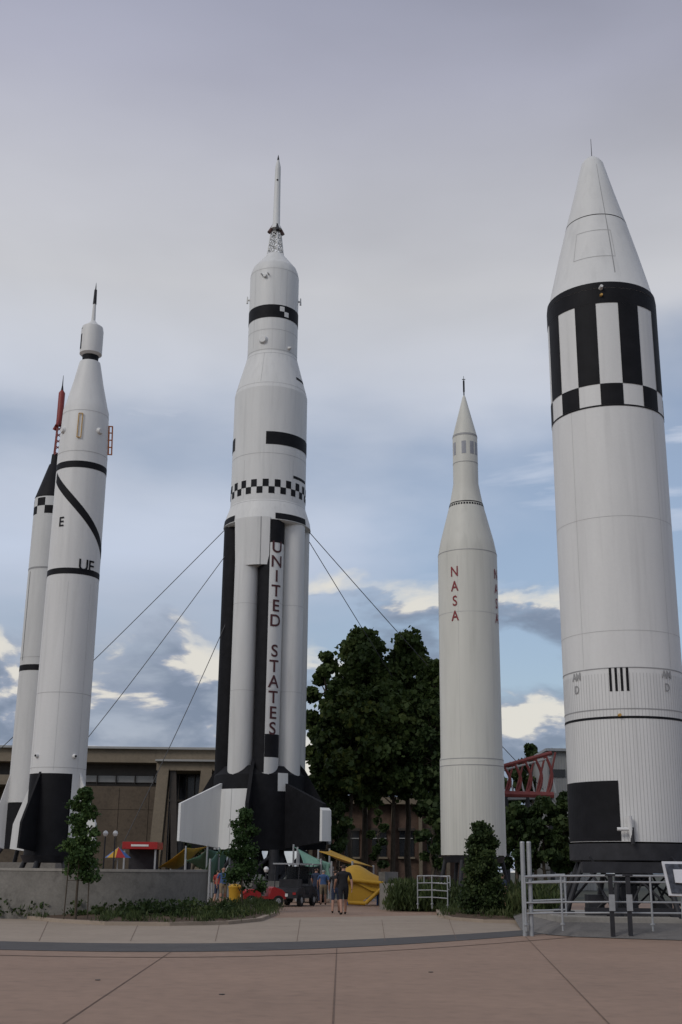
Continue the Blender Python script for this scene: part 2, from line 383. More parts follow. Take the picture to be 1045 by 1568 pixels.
# ================================================================ BIG ROCKET (centre, clustered tanks)
S=RK(409,830,86.0,'rocket')
m_=S.mpp(S.z(830)); Rs=66*m_
S.setprof([(392,12.8),(415,33),(421,35.5),(428,37),(552,38),(603,53),(612,55.3),(781,57.3),(803,65),(813,66.5),(815,62)])
mb=MB(); mb.lathe(S.x,S.y,S.prof,WHITE,128)
zTt=S.z(812); zTb=S.z(1200)
mb.make('upper_stages',S.root,True,ang=12)
mb=MB(); mb.lathe(S.x,S.y,[(zTb,Rs*.5),(zTt+.5,Rs*.5)],DSTEEL,48)
tanks=[]
tr=.275*Rs
for i in range(8):
    th=D2R(9+45*i); a=S.ph+th; T=RK(0,0,1); T.x=S.x+math.cos(a)*(Rs-tr); T.y=S.y+math.sin(a)*(Rs-tr); T.ph=math.atan2(-T.y,-T.x); T.prof=[(zTb,tr),(zTt,tr)]
    tanks.append(T)
    m={0:WHITE,1:WHITE,7:WHITE,6:BLACK,2:WHITE2,3:WHITE,4:BLACK,5:WHITE}[i]
    mb.lathe(T.x,T.y,[(zTb,tr*.9),(zTb+.3,tr),(zTt-.1,tr),(zTt+.4,tr*.6)],m,40)
mb.make('propellant_tanks',S.root,True)
mb=MB(); T=tanks[0]
T.patch(mb,S.z(1188),zTt-.05,D2R(-100),D2R(-8),BLACK,.012)
T.patch(mb,S.z(847),S.z(812),D2R(-7),D2R(90),BLACK,.014)
T.patch(mb,S.z(1165),S.z(1131),D2R(-7),D2R(75),BLACK,.014)
zu=S.z(853); dn=(S.z(853)-S.z(1122))/12
text(T,mb,'UNITED STATES',.88,D2R(27),zu,MAROON,1.0,down=dn,off=.03)
T2=tanks[2]; T2.patch(mb,S.z(1185),S.z(895),D2R(10),D2R(32),BLACK,.012)
fixed(mb,'tank_markings',S.root)
mb=MB()   # fairing box over tank top
vs=[S.pt(t,z,.12) for z in (S.z(880),zTt+.1) for t in [D2R(-45+i*4.4) for i in range(12)]]
mb.add(vs,[(i,i+1,i+13,i+12) for i in range(11)],WHITE)
vs=[S.pt(t,z,o) for t in (D2R(-45),D2R(3.4)) for z,o in ((S.z(880),.12),(zTt+.1,.12),(zTt+.1,-.6),(S.z(880),-.6))]
mb.add(vs,[(0,1,2,3),(4,5,6,7),(0,3,7,4)],WHITE)
for t in (-30,-12): S.patch(mb,S.z(843),S.z(840),D2R(t-2),D2R(t+2),BLACK,.14)
vs=[S.pt(D2R(t),z,.135) for z in (S.z(880),zTt+.1) for t in (-8.5,-7.5)]; mb.add(vs,[(0,1,3,2)],SEAMD)
fixed(mb,'tank_fairing',S.root)
mb=MB()
zb0,zb1=S.z(502),S.z(483)
S.patch(mb,zb0,zb1,0,2*math.pi,BLACK,.02)
for k in range(2):
    S.patch(mb,zb0+(zb1-zb0)*(.12+.38*k),zb0+(zb1-zb0)*(.5+.38*k),D2R(14+11*(1-k)),D2R(25+11*(1-k)),WHITE,.04)
z1,z2=S.z(699),S.z(680)
S.patch(mb,z1,z2,D2R(-6),D2R(95),BLACK,.02); S.patch(mb,z1,z2,D2R(-95),D2R(-68),BLACK,.02); S.patch(mb,z1,z2,D2R(120),D2R(200),BLACK,.02)
n=40; y1,y2,y3=S.z(751),S.z(762),S.z(772)
for i in range(n):
    a0=2*math.pi*i/n; a1=2*math.pi*(i+1)/n
    if i%2: S.patch(mb,y2,y1,a0,a1,BLACK,.02)
    else: S.patch(mb,y3,y2,a0,a1,BLACK,.02)
for a,b in ((-100,-48),(10,60),(100,150),(190,240)):
    S.patch(mb,S.z(812),S.z(803),D2R(a),D2R(b),BLACK,.02)
S.patch(mb,S.z(593),S.z(589),D2R(48),D2R(75),BLACK,.02); S.patch(mb,S.z(745),S.z(741),D2R(40),D2R(75),BLACK,.02)
fixed(mb,'black_markings',S.root)
mb=MB()
for py in (428,520,550,556,606,712,783): S.ring(mb,S.z(py),.035,SEAM,.008)
for t in (-50,30): S.patch(mb,S.z(545),S.z(430),D2R(t),D2R(t)+.010,SEAM,.008); S.patch(mb,S.z(778),S.z(610),D2R(t+9),D2R(t+9)+.008,SEAM,.008)
S.patch(mb,S.z(604),S.z(556),D2R(-18),D2R(-17.3),SEAM,.01,3)
for T in tanks[:2]+tanks[7:]:
    for k in (2,4): T.ring(mb,zTb+(zTt-zTb)*k/6,.025,SEAM,.006)
fixed(mb,'panel_seams',S.root)
mb=MB()
def pod(t,py,r,l,m=WHITE):
    z=S.z(py); p=S.pt(D2R(t),z,-.1); d=(S.pt(D2R(t),z,1)-p).normalized(); mb.tube(p,p+d*(l+.1),r,r*.6,m,16)
pod(-22,440,.2,.2); pod(-22,536,.42,.2); pod(-15,437,.08,.3); pod(-30,437,.08,.3)
for t in (-88,86):
    pod(t,462,.10,.2); z=S.z(462); p=S.pt(D2R(t),z,.18); mb.tube(p+Vector((0,0,-.3)),p+Vector((0,0,.3)),.08,.04,WHITE)
pod(40,545,.15,.3)
zc0,zc1=S.z(393),S.z(357)
cs=[Vector((math.cos(a),math.sin(a),0)) for a in (.3,1.87,3.44,5.01)]; o=Vector((S.x,S.y,0))
rr=lambda f:.68*(1-f)+.42*f
for lev in range(4):
    f0,f1=lev/4,(lev+1)/4
    for i in range(4):
        A=o+cs[i]*rr(f0)+Vector((0,0,zc0+(zc1-zc0)*f0)); B=o+cs[i]*rr(f1)+Vector((0,0,zc0+(zc1-zc0)*f1)); C=o+cs[(i+1)%4]*rr(f1)+Vector((0,0,zc0+(zc1-zc0)*f1)); Dd=o+cs[(i+1)%4]*rr(f0)+Vector((0,0,zc0+(zc1-zc0)*f0))
        mb.tube(A,B,.055,.055,WHITE,6); mb.tube(A,C,.035,.035,WHITE,6); mb.tube(Dd,B,.035,.035,WHITE,6); mb.tube(B,C,.035,.035,WHITE,6)
BROWN=mat('brown_nozzle',(.10,.05,.04),.5,.2,4)
for i in range(4): mb.tube(o+cs[i]*.2+Vector((0,0,S.z(345))),o+cs[i]*.58+Vector((0,0,S.z(358))),.11,.17,DSTEEL if i%2 else BROWN)
mb.lathe(S.x,S.y,[(S.z(352),.5),(S.z(346),.34),(S.z(345),.30),(S.z(262),.235),(S.z(256),.23),(S.z(246),.10)],WHITE,32)
mb.lathe(S.x,S.y,[(S.z(246),.10),(S.z(242),.07),(S.z(237),.01)],DSTEEL,12)
p=Vector((S.x,S.y-.24,S.z(278))); mb.tube(p,p+Vector((0,-.03,0)),.08,.08,BLACK)
mb.make('escape_tower',S.root,True)
# tail
mb=MB(); zq0,zq1=S.z(1302),S.z(1190); rq=Rs*1.0
mb.lathe(S.x,S.y,[(zq0,rq*1.04),(zq1,rq),(zq1+.6,rq*.86)],BLACK,64)
S2=RK(0,0,1); S2.x,S2.y,S2.ph=S.x,S.y,S.ph; S2.prof=[(zq0,rq*1.04),(zq1,rq)]
S2.patch(mb,zq0,S.z(1212),D2R(-62),D2R(-13),WHITE,.04)
S2.patch(mb,S.z(1215),S.z(1188),D2R(22),D2R(36),WHITE2,.04)
for t in (-35,-62): S2.patch(mb,zq0,S.z(1212),D2R(t),D2R(t+.5),SEAMD,.05)
mb.make('tail_shroud',S.root,True)
mb=MB()
for t,m,Rf in ((-55,WHITE,6.5),(35,BLACK,7.5),(125,BLACK,6.0),(215,BLACK,7.75)):
    S.fin(mb,D2R(t),[(rq*.8,S.z(1205)),(rq,S.z(1203)),(Rf,S.z(1236)),(Rf,S.z(1291)),(rq*.8,S.z(1302))],.3,m)
    if t!=-55: S.fin(mb,D2R(t),[(Rf+.01,S.z(1242)),(Rf+.25,S.z(1246)),(Rf+.25,S.z(1290)),(Rf+.01,S.z(1290))],.75,WHITE)
for t in (-10,80,170,260): S.fin(mb,D2R(t),[(rq*.8,S.z(1165)),(rq,S.z(1180)),(4.7,S.z(1235)),(4.7,S.z(1300)),(rq*.8,S.z(1302))],.25,BLACK)
mb.make('tail_fins',S.root)
mb=MB()
for i in range(8):
    a=i*math.pi/4; R_=2.2 if i%2 else .95
    x=S.x+math.cos(a)*R_; y=S.y+math.sin(a)*R_
    mb.lathe(x,y,[(zq0-1.6,.62),(zq0-.9,.5),(zq0-.2,.25),(zq0+.1,.22)],GALV if i in(3,5) else DSTEEL,20)
mb.make('engine_bells',S.root,True)
s5=root('launch_stand'); mb=MB()
for i in range(8):
    a=i*math.pi/4+.39; x=S.x+math.cos(a)*3.4; y=S.y+math.sin(a)*3.4
    mb.tube((x,y,0),(x,y,zq0),.35,.35,DSTEEL,14); b=a+math.pi/4
    mb.tube((x,y,.3),(S.x+math.cos(b)*3.4,S.y+math.sin(b)*3.4,zq0-.2),.12,.12,DSTEEL,8)
mb.lathe(S.x,S.y,[(0,5.2),(.5,5.2),(.5,4.6),(.8,4.6)],CONC,40)
mb.make('stand_frame',s5,True)
# guy wires
gw=root('guy_wires'); mb=MB()
WIRE=mat('steel_cable',(.06,.06,.065),.5,.1,3)
def wire(a,b,Yb,ext):
    p=at(a[0],a[1],S.y-1); sl=(b[0]-a[0])/(b[1]-a[1]); e=at(a[0]+sl*(ext-a[1]),ext,Yb)
    n=14; last=p
    for i in range(1,n+1):
        f=i/n; qv=p.lerp(e,f)-Vector((0,0,1))*(math.sin(f*math.pi)*.5); mb.tube(last,qv,.03,.03,WIRE,6); last=qv
wire((343,813),(145,1001),86,1325); wire((346,850),(135,1120),86,1325); wire((396,840),(255,1146),84,1320)
wire((474,815),(608,960),116,1315); wire((474,830),(553,953),116,1315)
mb.make('cables',gw,True)

# ================================================================ GROUND
GR=mat('ground_soil',(.06,.062,.045),.95,.35,.4,.3,var2=.2)
mb=MB(); mb.add([(-900,-300,-.02),(900,-300,-.02),(900,1500,-.02),(-900,1500,-.02)],[(0,1,2,3)],GR); mb.make('ground',None,recalc=False)
PINK=mat('pink_concrete',(.285,.190,.136),.8,.10,.35,.12,var2=.07,stain=.12)
TAN=mat('tan_concrete',(.32,.258,.20),.8,.08,.6,.12,var2=.05,stain=.1)
DARKB=mat('dark_paver_band',(.075,.07,.068),.85,.15,1.2,.1,var2=.1)
JOINT=mat('joint_line',(.15,.098,.07),.9,.2,3)
def strip(mb,top,bot,z,m):
    n=len(top); vs=[]
    for a,b in zip(top,bot): vs+=[G(a[0],a[1],z),G(b[0],b[1],z)]
    mb.add(vs,[(2*i,2*i+1,2*i+3,2*i+2) for i in range(n-1)],m)
mb=MB(); vs=[(-60,-10,0),(60,-10,0),(60,70,0),(-60,70,0)]; mb.add(vs,[(0,1,2,3)],PINK); mb.make('plaza_pavement',None,recalc=False)
def interp(xs,ys,n=60):
    X=np.linspace(xs[0],xs[-1],n); k=np.polyfit(xs,ys,4); return list(zip(X,np.polyval(k,X)))
xs=[-150,0,120,250,380,500,600,700,800,900,1045,1200]
dt=[1437,1441,1444,1444.5,1443,1440,1436.5,1431,1424.5,1417,1406,1396]
db=[1450,1454.5,1456.5,1457,1455,1451.5,1447.5,1441,1433,1424,1412,1401]
tt=[1400,1403,1408,1408,1406,1404,1402,1400,1399,1397,1390,1380]
mb=MB(); strip(mb,interp(xs,dt),interp(xs,db),.008,DARKB); mb.make('dark_paving_band',None,recalc=False)
mb=MB(); strip(mb,interp(xs,tt),interp(xs,dt),.004,TAN); mb.make('tan_paving_band',None,recalc=False)
mb=MB()
def line(a,b,w=.02,z=.006,m=JOINT):
    p,q=G(*a,z),G(*b,z); d=(q-p).normalized(); n=Vector((-d.y,d.x,0))*w/2
    mb.add([p-n,q-n,q+n,p+n],[(0,1,2,3)],m)
for a,b in (((516,1452),(510,1568)),((262,1457),(85,1575)),((805,1434),(945,1580))): line(a,b)
for x0,x1 in ((60,75),(200,215),(330,338),(455,460),(590,585),(700,688)): line((x1,1408),(x0,1441),.012,.01)
line((425,1419),(690,1413),.03,.01)
mb.make('paving_joints',None,recalc=False)
mb=MB(); A=interp(xs,[y+8 for y in db]); strip(mb,A,[(x,y+.7) for x,y in A],.006,JOINT); mb.make('paving_joint_arc',None,recalc=False)
mb=MB()
DR=mat('drain_iron',(.04,.035,.03),.6,.2,5)
for px,py in ((150,1500),(340,1522),(660,1488)):
    p=G(px,py,.01); mb.lathe(p.x,p.y,[(.004,.04),(.01,.04)],DR,12)
mb.make('floor_drains',None)
# mulch beds with kerbs
MULCH=mat('mulch',(.085,.055,.035),.95,.4,3,.6,var2=.3)
def bed(name,edge,zt,back):
    r_=root(name); mb=MB(); pts=[G(*e,.0) for e in edge]
    for i in range(len(pts)-1):
        p,q=pts[i],pts[i+1]; d=(q-p).normalized(); n=Vector((-d.y,d.x,0))
        if n.dot(back-p)<0: n=-n
        mb.add([p,q,q+Vector((0,0,.10)),p+Vector((0,0,.10)),p+n*.18,q+n*.18,q+n*.18+Vector((0,0,.10)),p+n*.18+Vector((0,0,.10))],
            [(0,1,2,3),(3,2,6,7),(7,6,5,4),(0,3,7,4),(1,2,6,5)],TAN)
    mb.make('kerb',r_)
    mb=MB(); b1=Vector((back.x,back.y,zt))
    vs=[p+Vector((0,0,.08)) for p in pts]+[p.lerp(b1,.35)+Vector((0,0,zt*.5)) for p in pts]+[b1]
    n=len(pts); mb.add(vs,[(i,i+1,n+i+1,n+i) for i in range(n-1)]+[(n+i,n+i+1,2*n) for i in range(n-1)],MULCH)
    mb.make('soil',r_,True,ang=80); return pts
B1=bed('planting_bed',[(-120,1396),(0,1403),(80,1412),(160,1417),(260,1418),(350,1416),(400,1411),(422,1402),(424,1393),(410,1385)],.25,Vector((-8,44,0)))
B2=bed('planting_bed',[(690,1386),(672,1391),(668,1397),(672,1404),(690,1409),(740,1413),(795,1414),(800,1405),(790,1392)],.2,at(740,1350,43)*1.0)
# ---------------------------------------------------------------- foliage
LEAF=leafmat('tree_leaves',(.028,.048,.014),(.060,.092,.026),(.12,.15,.045))
LEAF2=leafmat('young_leaves',(.022,.045,.016),(.045,.085,.025),(.09,.14,.04))
LEAFD=leafmat('dark_leaves',(.018,.034,.012),(.042,.068,.022),(.085,.11,.036))
LEAFY=leafmat('yellowing_leaves',(.045,.065,.016),(.095,.12,.026),(.17,.17,.04))
GRASSM=leafmat('grass_blades',(.03,.045,.015),(.06,.085,.028),(.12,.13,.055))
BARK=mat('bark',(.07,.055,.04),.95,.3,4,.5)
def quads(cen,size,m,name,parent,up=False,wd=.45):
    n=len(cen); a=rng.normal(size=(n,3))
    if up: a=np.stack([rng.normal(0,.35,n),rng.normal(0,.35,n),np.ones(n)],1)
    a/=np.linalg.norm(a,axis=1,keepdims=True)
    b=rng.normal(size=(n,3)); b-=a*(a*b).sum(1,keepdims=True); b/=np.linalg.norm(b,axis=1,keepdims=True)
    s=np.array(size)*rng.uniform(.6,1.35,(n,1)); w=s*(wd if not up else .10)
    v=np.stack([cen-a*s*.5,cen+b*w,cen+a*s*.5,cen-b*w],1).reshape(-1,3)
    me=bpy.data.meshes.new(name); me.vertices.add(4*n); me.vertices.foreach_set('co',v.ravel())
    me.loops.add(4*n); me.loops.foreach_set('vertex_index',np.arange(4*n)); me.polygons.add(n); me.polygons.foreach_set('loop_start',np.arange(n)*4)
    me.materials.append(m); me.update(); me.validate(); o=bpy.data.objects.new(name,me); return link(o,parent)
def tree(name,x,y,zb,lobes,nl,ls,tr,m=LEAF,m2=None,clump=14,trunk_top=None,sgr=(.14,.26)):
    r_=root(name); mb=MB()
    zt=trunk_top or max(l[2] for l in lobes)-.1; seg=6; prev=Vector((x,y,zb)); pr=tr; path=[prev]
    for i in range(1,seg+1):
        f=i/seg; p=Vector((x+rng.normal(0,tr*.5),y+rng.normal(0,tr*.5),zb+(zt-zb)*f)); rr_=tr*(1-.88*f); mb.tube(prev,p,pr,rr_,BARK,9); prev=p; pr=rr_; path.append(p)
    C=[]
    for (dx,dy,z,r) in lobes:
        c=Vector((x+dx,y+dy,z)); b=min(path,key=lambda p:abs(p.z-(z-r*.9))); md=b.lerp(c,.5)+Vector((0,0,-r*.15))
        mb.tube(b,md,tr*.3,tr*.18,BARK,6); mb.tube(md,c,tr*.18,tr*.06,BARK,6)
        k=clump; d=rng.normal(size=(k,3)); d/=np.linalg.norm(d,axis=1,keepdims=True); rad=r*rng.uniform(.25,1.0,(k,1)); cc=np.array(c)+d*rad*np.array([1,1,.85])
        for q_ in cc[:5]: mb.tube(c,Vector(q_),tr*.06,tr*.02,BARK,5)
        for q_ in cc:
            nn=int(nl/len(lobes)/k*rng.uniform(.5,1.5)); sg=r*rng.uniform(*sgr); pts=rng.normal(size=(nn,3)); pts/=np.linalg.norm(pts,axis=1,keepdims=True)+1e-6
            C.append(q_+pts*sg*rng.uniform(.1,1.9,(nn,1))*np.array([1.15,1.15,.75]))
    mb.make('trunk_and_limbs',r_,True)
    C=np.concatenate(C)
    if m2 is None: quads(C,ls,m,'foliage',r_)
    else:
        k=rng.random(len(C))<.3; quads(C[~k],ls,m,'foliage',r_); quads(C[k],ls,m2,'foliage_light',r_)
def bigtree(px,pytop,wpx,pybot,Y,nl,m=LEAF,name='deciduous_tree',ls=.42,m2=None,n=22,cl=22,sgr=(.22,.40)):
    top=at(px,pytop,Y); s=proj(top.x,Y,top.z)[2]/F; H=top.z; zb=at(px,pybot,Y).z; W_=wpx*s/2; lob=[]
    h=H-zb
    for i in range(n):
        f=(i+.5)/n; z=zb+h*(.06+.9*f)
        prof=max(.12,(1-(abs(f-.42)/.66)**2.6)); a=i*2.4+rng.uniform(-.3,.3); rr_=W_*prof*rng.uniform(.35,.80) if i<n-1 else 0
        r=W_*rng.uniform(.28,.44)*(.8 if f>.8 else 1)
        lob.append((math.cos(a)*rr_,math.sin(a)*rr_,min(z,H-r*.95),r))
    tree(name,top.x,Y,0,lob,nl,ls,max(.15,H*.014),m,m2,cl,H*.8,sgr=sgr)
bigtree(500,990,72,1230,100,12000,n=18)
bigtree(560,957,125,1215,98,24000,n=30)
bigtree(625,966,120,1210,99,24000,n=30)
bigtree(668,1008,70,1220,96,11000)
bigtree(540,1055,110,1235,94,16000,LEAF,m2=LEAFY)
bigtree(600,1045,130,1225,95,18000,LEAF)
bigtree(505,1085,70,1290,95,9000,LEAFD)
bigtree(660,1070,80,1260,93,11000,LEAFD)
for px,t,w in ((520,1225,50),(662,1235,50),(580,1235,30)): bigtree(px,t,w,1335,88,3000,LEAFD,'shrub',.32,n=8,cl=14)
# distant right trees
for px,t,w in ((785,1165,60),(812,1132,70),(850,1143,60),(890,1140,70),(1075,1130,90)): bigtree(px,t,w,1320,120,7000,LEAFD,'deciduous_tree',.55,n=12)
for px,t,w in ((790,1228,70),(830,1218,75),(865,1215,70)): bigtree(px,t,w,1340,78,8000,LEAFD,'shrub',.30,n=12)
bigtree(300,1240,60,1330,92,3500,LEAFD,'shrub',.3,n=8)
# young trees
def young(px,pyt,pyb,w,Y,nl,m,zb=0,ls=.10,low=.25,name='young_tree',nlobe=12,cl=12):
    top=at(px,pyt,Y); s=proj(top.x,Y,1.6)[2]/F; H=top.z; W_=w*s/2; lob=[]
    for i in range(nlobe):
        f=i/(nlobe-1); z=zb+(H-zb)*(low+(1-low)*f); pf=(1-f)**.6*.9+.12
        a=i*2.4; lob.append((math.cos(a)*W_*.55*pf,math.sin(a)*W_*.55*pf,z-(.1 if f==1 else 0),W_*(.28+.35*pf)))
    tree(name,top.x,Y,zb,lob,nl,ls,.045,m,None,cl,H-.15,(.2,.4)); return top.x
x1=young(130,1208,1420,62,37.0,7000,LEAF2,.1,low=.36)
x2=young(375,1240,1380,62,47.0,7500,LEAF2,.0,low=.28)
x3=young(737,1264,1395,70,42.5,20000,LEAFD,.1,low=.10,ls=.10,nlobe=18,cl=20)
st_=root('tree_stakes'); mb=MB()
for dx in (-.35,.35): mb.tube((x1+dx,37,0),(x1+dx*.9,37,1.7),.02,.02,BARK,6)
mb.tube((x1-.32,37,1.2),(x1+.32,37,1.2),.01,.01,BARK,5); mb.make('stakes',st_)
# low planting
def scatter(name,poly,n,ls,m,h,up=True,z0=.12):
    P2=[p for p in poly]; xs_=[p.x for p in P2]; ys_=[p.y for p in P2]; C=[]
    def inside(x,y):
        c=False; j=len(P2)-1
        for i in range(len(P2)):
            if (P2[i].y>y)!=(P2[j].y>y) and x<(P2[j].x-P2[i].x)*(y-P2[i].y)/(P2[j].y-P2[i].y)+P2[i].x: c=not c
            j=i
        return c
    tu=[(rng.uniform(min(xs_),max(xs_)),rng.uniform(min(ys_),max(ys_))) for _ in range(n//45)]
    tu=[t for t in tu if inside(*t)]
    for (x,y) in tu:
        k=45; hh=h*rng.uniform(.3,1.3); C.append(np.stack([rng.normal(x,.16,k),rng.normal(y,.16,k),z0+rng.uniform(0,hh,k)],1))
    r_=root(name); quads(np.concatenate(C),ls,m,'leaves',r_,up)
scatter('ground_cover_plants',[p for p in B1]+[Vector((-9,39,0)),Vector((-15,42,0))],26000,.16,GRASSM,.26)
scatter('ground_cover_plants',[G(-50,1400),G(60,1408),G(200,1413),G(330,1413),G(400,1408),Vector((-4.5,39.5,0)),Vector((-13,39,0))],13000,.12,LEAFD,.45,False)
scatter('ground_cover_plants',list(B2),11000,.14,GRASSM,.35)
scatter('ornamental_grass',[at(600,1380,50),at(700,1380,50),at(700,1380,58),at(600,1380,58)],30000,.3,GRASSM,.85)
scatter('ornamental_grass',[at(850,1380,40),at(780,1380,41),at(780,1380,46),at(850,1380,46)],12000,.3,GRASSM,.9)
scatter('ornamental_grass',[at(10,1380,40),at(100,1380,40),at(100,1380,41.5),at(10,1380,41.5)],9000,.25,GRASSM,.9)

# ================================================================ WALLS
def wall(name,pts,h,th,m,cap=None):
    r_=root(name); mb=MB(); P_=[Vector(p) for p in pts]; nrm=[]
    for i in range(len(P_)):
        a=P_[max(0,i-1)]; b=P_[min(len(P_)-1,i+1)]; d=(b-a).normalized(); nrm.append(Vector((-d.y,d.x,0)))
    n=len(P_)
    def run(z0,z1,t0,t1,m):
        vs=[]
        for p,q in zip(P_,nrm): vs+=[p+q*t0+Vector((0,0,z0)),p+q*t1+Vector((0,0,z0)),p+q*t1+Vector((0,0,z1)),p+q*t0+Vector((0,0,z1))]
        fs=[]
        for i in range(n-1):
            for k in range(4): fs.append((4*i+k,4*i+(k+1)%4,4*i+4+(k+1)%4,4*i+4+k))
        fs+=[(0,1,2,3),(4*n-4,4*n-3,4*n-2,4*n-1)]
        mb.add(vs,fs,m)
    run(0,h,0,th,m)
    if cap: run(h,h+.08,-.02,th+.02,cap)
    mb.make('wall_body',r_,True,ang=40)
def spl(pts,n=10):
    out=[]; Q=[Vector(p) for p in pts]; Q=[Q[0]*2-Q[1]]+Q+[Q[-1]*2-Q[-2]]
    for i in range(1,len(Q)-2):
        for k in range(n):
            t=k/n; a,b,c,d=Q[i-1:i+3]; out.append(.5*((2*b)+(c-a)*t+(2*a-5*b+4*c-d)*t*t+(3*b-a-3*c+d)*t**3))
    out.append(Q[-2]); return out
wall('curved_retaining_wall',spl([(-18,40.5,0),(-12,39.6,0),(-8.5,38.9,0),(-6.2,39.4,0),(-5.0,40.6,0),(-4.7,43,0),(-4.9,47,0)]),1.45,.35,CONC,CONCL)
def gxy(px,Y): p=at(px,1380,Y); return (p.x,p.y,0)
wall('concrete_planter_wall',[gxy(582,52),gxy(640,52)],1.05,.3,CONCL)
wall('concrete_planter_wall',[gxy(640,55),gxy(720,55)],.7,.3,CONC)
wall('concrete_planter_wall',[gxy(590,57),gxy(610,62)],1.5,.3,CONC)
# ramp + pad at right
ASPH=mat('grey_asphalt',(.15,.14,.13),.9,.15,2,.3,var2=.15,stain=.15)
mb=MB()
lo=[G(x,y,.014) for x,y in ((798,1424),(840,1431),(885,1434.5),(960,1437),(1060,1440),(1200,1440))]
hi=[Vector((p.x+dx,33.4,.30)) for p,dx in zip(lo,(.9,.7,.4,.2,.2,.2))]; fr_=[Vector((p.x,44,.30)) for p in hi]
n=len(lo); mb.add(lo+hi+fr_,[(i,i+1,n+i+1,n+i) for i in range(n-1)]+[(n+i,n+i+1,2*n+i+1,2*n+i) for i in range(n-1)]+[(0,n,2*n)],ASPH)
mb.make('asphalt_ramp',None)
mb=MB(); mb.box(R.x-2.6,20,R.y-2.35,R.y+3.5,.0,.45,CONCL); mb.make('concrete_pad',None,bevel=.02)
# railings
def railing(name,pts,h,rails,rp=.032,m=GALV):
    r_=root(name); mb=MB(); P_=[Vector(p) for p in pts]
    for p in P_:
        mb.tube(p-Vector((0,0,.15)),p+Vector((0,0,h)),rp,rp,m,10); mb.tube(p,p+Vector((0,0,.04)),rp*2.2,rp*2.2,m,10)
    for a,b in zip(P_,P_[1:]):
        for f in rails: mb.tube(a+Vector((0,0,h*f)),b+Vector((0,0,h*f)),rp*.85 if f<1 else rp,rp*.85 if f<1 else rp,m,8)
    mb.make('rails_and_posts',r_,True)
rail=[1.0,.87,.46,.24]
railing('handrail',[at(806,1417,32.2),at(862,1416,32.2),at(938,1416,32.0),at(1000,1416.5,32.0),at(1075,1417,32.0)],1.2,rail,.028)
railing('handrail',[at(813,1412,34.0),at(868,1410,34.0)],1.2,rail,.028)
railing('handrail',[at(640,1385,48),at(662,1385,47.5),at(686,1387,47)],1.05,[1,.75,.5,.25],.022)
railing('handrail',[at(650,1383,51),at(690,1383,50.5)],1.05,[1,.75,.5,.25],.022)
gp=root('gate_posts'); mb=MB()
for px in (804,814):
    p=at(px,1417,32.3); mb.tube((p.x,p.y,0),p+Vector((0,0,2.05)),.06,.06,GALV,14); mb.tube(p+Vector((0,0,2.05)),p+Vector((0,0,2.09)),.065,.05,GALV,14)
mb.make('posts',gp,True)
db_=root('bollard_signs'); mb=MB()
for px in (938,965):
    p=at(px,1417,31.8); mb.box(p.x-.05,p.x+.05,p.y-.08,p.y+.02,0,p.z+1.2,DSTEEL); mb.box(p.x-.12,p.x+.12,p.y-.1,p.y+.03,p.z+1.2,p.z+1.25,DSTEEL); mb.box(p.x-.075,p.x+.075,p.y-.11,p.y-.08,p.z+.35,p.z+.75,GALV)
mb.make('posts',db_)
sg=root('information_sign'); mb=MB(); p=at(1048,1372,29.5)
SIGNF=mat('sign_frame',(.6,.6,.62),.4,.05,3); SIGNP=mat('sign_panel',(.05,.055,.07),.4,.8,9)
mb.plate([p+Vector((-.36,0,0)),p+Vector((.5,0,-.02)),p+Vector((.5,.25,.78)),p+Vector((-.42,.25,.78))],(0,-.95,.3),.05,SIGNF)
mb.plate([p+Vector((-.30,-.02,.06)),p+Vector((.44,-.02,.06)),p+Vector((.44,.18,.72)),p+Vector((-.36,.18,.72))],(0,-.95,.3),.06,SIGNP)
mb.plate([p+Vector((-.2,-.045,.30)),p+Vector((.1,-.045,.28)),p+Vector((.2,.08,.6)),p+Vector((-.2,.08,.6))],(0,-.95,.3),.03,SIGNF)
mb.tube(p+Vector((0,.15,.3)),Vector((p.x,p.y+.15,0)),.05,.05,GALV)
mb.make('panel',sg)

# ================================================================ BUILDINGS
BEIGE=mat('beige_fascia',(.21,.172,.125),.85,.12,.6,.2,var2=.06,stain=.15); TANW=mat('brown_panel_wall',(.105,.080,.057),.85,.15,.5,.2,var2=.1,stain=.2)
GLASS=mat('dark_glass',(.012,.014,.018),.15,.4,.5,spec=.5); FRAME=mat('bronze_frame',(.05,.04,.032),.5,.2,3); BRICK=mat('brown_brick',(.11,.07,.052),.9,.3,2,.4,var2=.25)
SLOT=mat('panel_joint',(.075,.058,.043),.9,.1,2)
PALE=mat('pale_panel',(.33,.33,.32),.7,.1,1)
def bpx(mb,x0,x1,y0,y1,Y,dep,m,ground=False):
    a=at(x0,(y0+y1)/2,Y).x; b=at(x1,(y0+y1)/2,Y).x; xm=(x0+x1)/2; zt=at(xm,y0,Y).z; zl=0 if ground else at(xm,y1,Y).z
    mb.box(a,b,Y,Y+dep,zl,zt,m)
bd=root('museum_building'); mb=MB()
bpx(mb,-60,345,1146,1167,104,30,BEIGE); bpx(mb,-60,345,1142.5,1146,103.6,31,PALE)
bpx(mb,-60,345,1167,1203,106,26,FRAME); bpx(mb,130,245,1188,1198,105.7,.5,PALE)
for k in range(4): bpx(mb,148+k*29,149.5+k*29,1187,1200,105.5,.3,FRAME)
bpx(mb,-60,262,1203,1300,104.5,28,TANW,True)
for k in range(7): bpx(mb,-50+k*46,-49.5+k*46,1206,1300,104.46,.1,SLOT,True)
bpx(mb,-60,262,1238,1238.6,104.47,.1,SLOT)
bpx(mb,-60,48,1186,1201,101,4,BEIGE)
bpx(mb,240,350,1166,1180,98,8,BEIGE); bpx(mb,238,352,1163,1166,97.6,8.6,PALE)
